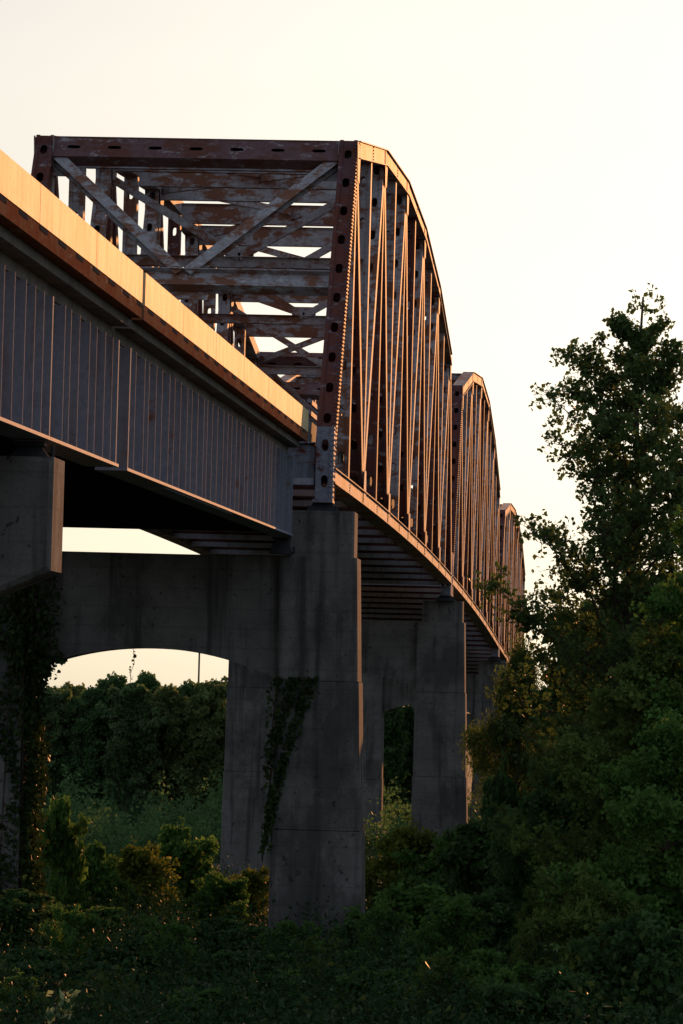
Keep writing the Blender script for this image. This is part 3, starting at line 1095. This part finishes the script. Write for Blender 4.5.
# pale broad-leaved weed at the bottom left
loc, H = place(62, 990, 57)
rng = np.random.default_rng(5)
mb = MB()
for k in range(5):
    th = k * 1.3
    mb.tube([(loc[0], loc[1], loc[2]), (loc[0] + .06 * math.cos(th), loc[1] + .06 * math.sin(th), loc[2] + H * .6), (loc[0] + .14 * math.cos(th), loc[1] + .14 * math.sin(th), loc[2] + H)], [.015, .01, .006], 5)
weed = thing('weed', 'pale broad leaved weed at the bottom left corner', 'plant', loc)
mb.build('stem', M_bark, weed)
pts = np.array([[.14 * math.cos(a), .14 * math.sin(a), 0] for a in rng.uniform(0, 6.28, 16)]) * rng.uniform(.3, 1.6, (16, 1))
pts[:, 2] = H * rng.uniform(.75, 1.02, 16)
v, f = leaves(pts, .30, rng, -.3, .62)
tri_mesh('foliage', v, f, M_leaf_pale, weed)

# low undergrowth covering the bank: uncountable
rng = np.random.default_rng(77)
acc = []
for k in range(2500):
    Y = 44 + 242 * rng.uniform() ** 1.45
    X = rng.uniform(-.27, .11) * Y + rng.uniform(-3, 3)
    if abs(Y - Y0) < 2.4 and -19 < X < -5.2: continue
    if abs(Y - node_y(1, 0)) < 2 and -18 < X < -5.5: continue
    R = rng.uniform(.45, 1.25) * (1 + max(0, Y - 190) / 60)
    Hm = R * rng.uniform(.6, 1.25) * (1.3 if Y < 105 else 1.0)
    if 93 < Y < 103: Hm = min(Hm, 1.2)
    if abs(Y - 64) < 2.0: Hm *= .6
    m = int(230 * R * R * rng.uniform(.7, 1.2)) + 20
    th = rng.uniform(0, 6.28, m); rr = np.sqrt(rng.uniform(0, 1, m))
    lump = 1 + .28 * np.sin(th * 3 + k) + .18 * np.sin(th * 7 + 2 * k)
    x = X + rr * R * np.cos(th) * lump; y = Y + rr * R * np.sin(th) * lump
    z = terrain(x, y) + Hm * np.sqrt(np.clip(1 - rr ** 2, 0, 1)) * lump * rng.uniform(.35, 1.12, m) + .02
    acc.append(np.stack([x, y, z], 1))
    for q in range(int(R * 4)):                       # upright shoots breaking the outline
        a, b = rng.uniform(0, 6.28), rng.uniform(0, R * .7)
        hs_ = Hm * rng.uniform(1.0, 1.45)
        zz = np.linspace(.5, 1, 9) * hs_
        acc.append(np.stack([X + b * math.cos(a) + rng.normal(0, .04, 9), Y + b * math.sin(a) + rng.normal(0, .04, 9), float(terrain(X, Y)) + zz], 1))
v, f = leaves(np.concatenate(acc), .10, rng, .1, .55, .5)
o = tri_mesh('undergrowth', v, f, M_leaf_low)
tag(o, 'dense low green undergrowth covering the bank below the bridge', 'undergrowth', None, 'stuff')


# ------------------------------------------------------------------ ivy on the near pier
def ivy(name, label, pts, n_norm, size=.12, stems=()):
    rng = np.random.default_rng(len(pts))
    v, f = leaves(pts, size, rng, .5, .85)
    r = thing(name, label, 'vine', tuple(pts[np.argmin(pts[:, 2])]))
    off = np.array(r.location)
    tri_mesh('leaves', v - off, f, M_leaf_ivy, r)
    if stems:
        mb = MB()
        for s_ in stems:
            mb.tube(s_, [.02 if size > .1 else .007] * len(s_), 5)
        mb.build('stem', M_bark, r)
    return r


rng = np.random.default_rng(3)
YF = Y0 - .82
# right column: a tongue of ivy along its left edge
poly = [(680, 274, 320), (700, 271, 312), (725, 268, 301), (750, 267, 292), (775, 266, 284), (800, 266, 279), (825, 265, 273), (852, 263, 268)]
pts = []
for _ in range(1500):
    y = 678 + 175 * rng.uniform(0, 1) ** 1.3
    a = np.interp(y, [p[0] for p in poly], [p[1] for p in poly]); b = np.interp(y, [p[0] for p in poly], [p[2] for p in poly])
    x = rng.uniform(a, b) + rng.normal(0, 2)
    if math.sin(y * .11 + x * .35) < -.75: continue
    p = at(x, y, Y=YF - .10)
    pts.append((p[0], YF - .06 - abs(rng.normal(0, .10)) - (3.4 - p[2]) * .012, p[2]))
sp = [[tuple(at(x, y, Y=YF - .1)) for x, y in ((262, 860), (268, 800), (276, 740), (290, 690), (312, 678))],
      [tuple(at(x, y, Y=YF - .1)) for x, y in ((262, 862), (270, 780), (273, 720), (278, 680))]]
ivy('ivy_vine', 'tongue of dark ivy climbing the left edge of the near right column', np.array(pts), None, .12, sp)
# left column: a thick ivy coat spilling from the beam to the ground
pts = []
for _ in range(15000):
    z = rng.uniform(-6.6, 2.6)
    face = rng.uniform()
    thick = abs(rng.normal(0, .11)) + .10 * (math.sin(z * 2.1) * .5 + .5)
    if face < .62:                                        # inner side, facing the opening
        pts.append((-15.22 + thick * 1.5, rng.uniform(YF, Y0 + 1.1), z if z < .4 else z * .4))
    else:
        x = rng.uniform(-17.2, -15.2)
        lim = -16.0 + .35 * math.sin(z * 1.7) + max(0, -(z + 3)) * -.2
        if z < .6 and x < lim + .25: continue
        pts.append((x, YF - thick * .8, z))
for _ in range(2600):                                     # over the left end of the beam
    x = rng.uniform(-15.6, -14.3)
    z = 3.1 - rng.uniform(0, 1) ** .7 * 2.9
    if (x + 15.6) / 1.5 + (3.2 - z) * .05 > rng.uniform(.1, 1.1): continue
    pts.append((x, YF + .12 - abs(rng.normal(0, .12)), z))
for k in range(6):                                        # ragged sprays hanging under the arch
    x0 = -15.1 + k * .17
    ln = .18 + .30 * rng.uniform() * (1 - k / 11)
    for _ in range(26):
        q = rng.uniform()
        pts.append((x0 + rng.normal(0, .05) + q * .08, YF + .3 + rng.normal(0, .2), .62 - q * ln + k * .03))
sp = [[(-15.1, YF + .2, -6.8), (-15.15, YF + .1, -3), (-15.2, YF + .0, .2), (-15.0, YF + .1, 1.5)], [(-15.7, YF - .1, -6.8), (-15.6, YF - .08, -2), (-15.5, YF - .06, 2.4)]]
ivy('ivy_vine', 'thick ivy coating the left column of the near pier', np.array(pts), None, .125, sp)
# a loose strand hanging from the middle of the arch
p0, p1 = at(133, 652, Y=Y0), at(131, 688, Y=Y0)
pts = []
for k in range(30):
    q = rng.uniform(0, .75)
    p = p0 + (p1 - p0) * q + np.array([.05 * math.sin(q * 9), 0, 0])
    pts.append(p + rng.normal(0, .022, 3))
ivy('ivy_vine', 'thin strand of ivy hanging free from the middle of the near arch', np.array(pts), None, .07,
    [[tuple(p0 + np.array([.0, 0, .12])), tuple(p0 + (p1 - p0) * .3 + np.array([.05, 0, 0])), tuple(p0 + (p1 - p0) * .62 - np.array([.04, 0, 0])), tuple(p1)]])

# ------------------------------------------------------------------ far side: pole and woods
p = at(202, 560, Y=310)
zg = float(terrain(p[0], 310))
pole = thing('utility_pole', 'thin pole standing above the far treeline inside the near arch', 'pole', (p[0], 310, zg))
mb = MB()
mb.tube([(p[0], 310, zg), (p[0], 310, p[2])], [.085, .06], 8)
mb.build('pole_shaft', M_bark, pole)
mb = MB()
mb.box(p[0] - .9, p[0] + .9, 309.88, 309.95, p[2] - .8, p[2] - .66)
mb.build('cross_arm', M_bark, pole)

FT = []
for k in range(4):
    Rf = [2.1, 1.6, 2.3, 1.8][k]
    spec = dict(seed=300 + k, H=10.5, n_limb=58, rise=.6, trunk_r=.14, clump=.36, per=18, leaf=.24, start=.03, sub=3,
                prof=[(0, Rf * .8), (.25, Rf * .95), (.5, Rf), (.72, Rf * .95), (.88, Rf * .72), (1, Rf * .35)], vary=.35, fill=2.2)
    FT.append(spec)
front = [  # x, ytop, Y, proto, label
    (52, 690, 288, 0, 'leftmost far tree, close beside the ivy covered column'),
    (70, 684, 292, 2, 'broad far tree just right of the ivy covered column'),
    (92, 688, 287, 1, 'lower far tree in a dip of the treeline left of the tall crown'),
    (111, 676, 290, 3, 'far tree with a tall rounded crown left of the hanging ivy strand'),
    (131, 688, 286, 0, 'far tree directly below the hanging ivy strand'),
    (150, 673, 291, 1, 'far tree with the highest narrow top, right of the hanging ivy strand'),
    (168, 686, 288, 2, 'wide far tree between the highest top and the pole'),
    (186, 683, 293, 3, 'far tree just left of the thin pole'),
    (207, 683, 287, 2, 'far tree at the foot of the thin pole'),
    (226, 681, 291, 0, 'far tree beside the second pier left leg'),
    (388, 700, 300, 3, 'far tree seen through the gap beside the third pier leg'),
    (405, 706, 306, 1, 'yellowish far tree at the right of the gap between pier legs'),
]
fproto = {}
for x, yt, Y, k, lab in front:
    loc, H = place(x, yt, Y)
    if k not in fproto:
        fproto[k] = plant('woodland_tree', lab, 'tree', loc, FT[k], (M_leaf_far, M_leaf_far_green, M_leaf_far_pale, M_leaf_far_green)[k], 'trees along the far edge of the clearing', x)
        o = fproto[k]
    else:
        o = copy_thing(fproto[k], loc, lab, x)
    s_ = H / 10.5
    o.scale = (s_, s_, s_ * 1.07)
rng = np.random.default_rng(41)
acc = []
for k in range(170):                                  # brush in front of the far wood
    Y = rng.uniform(222, 284); X = rng.uniform(-50, -6)
    if 255 < Y < 268 and -18 < X: continue
    R = rng.uniform(1.0, 2.3); Hm = rng.uniform(1.6, 4.6) * (.45 + .55 * (Y - 222) / 62)
    m = int(90 * R)
    th = rng.uniform(0, 6.28, m); rr = np.sqrt(rng.uniform(0, 1, m))
    lump = 1 + .3 * np.sin(th * 3 + k)
    x = X + rr * R * np.cos(th) * lump; y = Y + rr * R * np.sin(th) * lump
    z = terrain(x, y) + Hm * np.sqrt(np.clip(1 - rr ** 2, 0, 1)) * lump * rng.uniform(.25, 1.15, m)
    c3 = np.stack([x, y, z], 1)
    acc.append(np.repeat(c3, 3, 0) + rng.normal(0, .16, (3 * m, 3)))
v, f = leaves(np.concatenate(acc), .24, rng, .1, .7, .5)
o = tri_mesh('brush', v, f, M_leaf_far_green)
tag(o, 'tangled brush filling the ground before the far treeline', 'undergrowth', None, 'stuff')
# the wood behind and beside them, one mass
rng = np.random.default_rng(9)
allv, allf, base = [], [], 0
shapes = [grow(**dict(FT[k], per=13, n_limb=30, leaf=.34)) for k in range(4)]
wv, wf = [], []
for k in range(95):
    if k < 62:
        X, Y = rng.uniform(-95, 45), rng.uniform(300, 345)
    else:
        X, Y = (rng.uniform(-95, -46) if rng.uniform() < .6 else rng.uniform(-10, 45)), rng.uniform(284, 300)
    if -19 < X < -5 and Y < 346: X = -21 - rng.uniform(0, 6)
    H = 10.0 * rng.uniform(.78, 1.16)
    mbk, v, f = shapes[k % 4]
    a = rng.uniform(0, 6.28); ca, sa = math.cos(a), math.sin(a)
    s_ = H / 10.5
    loc = np.array([X, Y, float(terrain(X, Y))])
    rot = np.array([[ca, -sa, 0], [sa, ca, 0], [0, 0, 1]]) * s_
    allv.append(v @ rot.T + loc); allf.append(f + base); base += len(v)
o = tri_mesh('far_wood', np.concatenate(allv), np.concatenate(allf), M_leaf_far)
tag(o, 'mass of woods behind the far treeline', 'woods', None, 'stuff')

# added trees, mostly beyond the right frame edge, keep low sun off the bank
rng = np.random.default_rng(19)
allv, allf, base = [], [], 0
for k in range(74):
    Y = rng.uniform(104, 178)
    X = .02 * Y + rng.uniform(1.0, 15)
    if k >= 46: X, Y = rng.uniform(-.2, 3.8), rng.uniform(112, 165)
    zg = float(terrain(X, Y))
    s_ = (rng.uniform(3.6, 7.0) - zg) / 10.5 if k < 46 else (rng.uniform(2.8, 4.4) - zg) / 10.5
    mbk, v, f = shapes[k % 4]
    a = rng.uniform(0, 6.28); ca, sa = math.cos(a), math.sin(a)
    rot = np.array([[ca, -sa, 0], [sa, ca, 0], [0, 0, 1]]) * s_
    allv.append(v @ rot.T + np.array([X, Y, zg])); allf.append(f + base); base += len(v)
o = tri_mesh('sun_block_wood', np.concatenate(allv), np.concatenate(allf), M_leaf_dark)
tag(o, 'mass of dark woods at the right edge behind the poplar, added to block the low sun', 'woods', None, 'stuff')
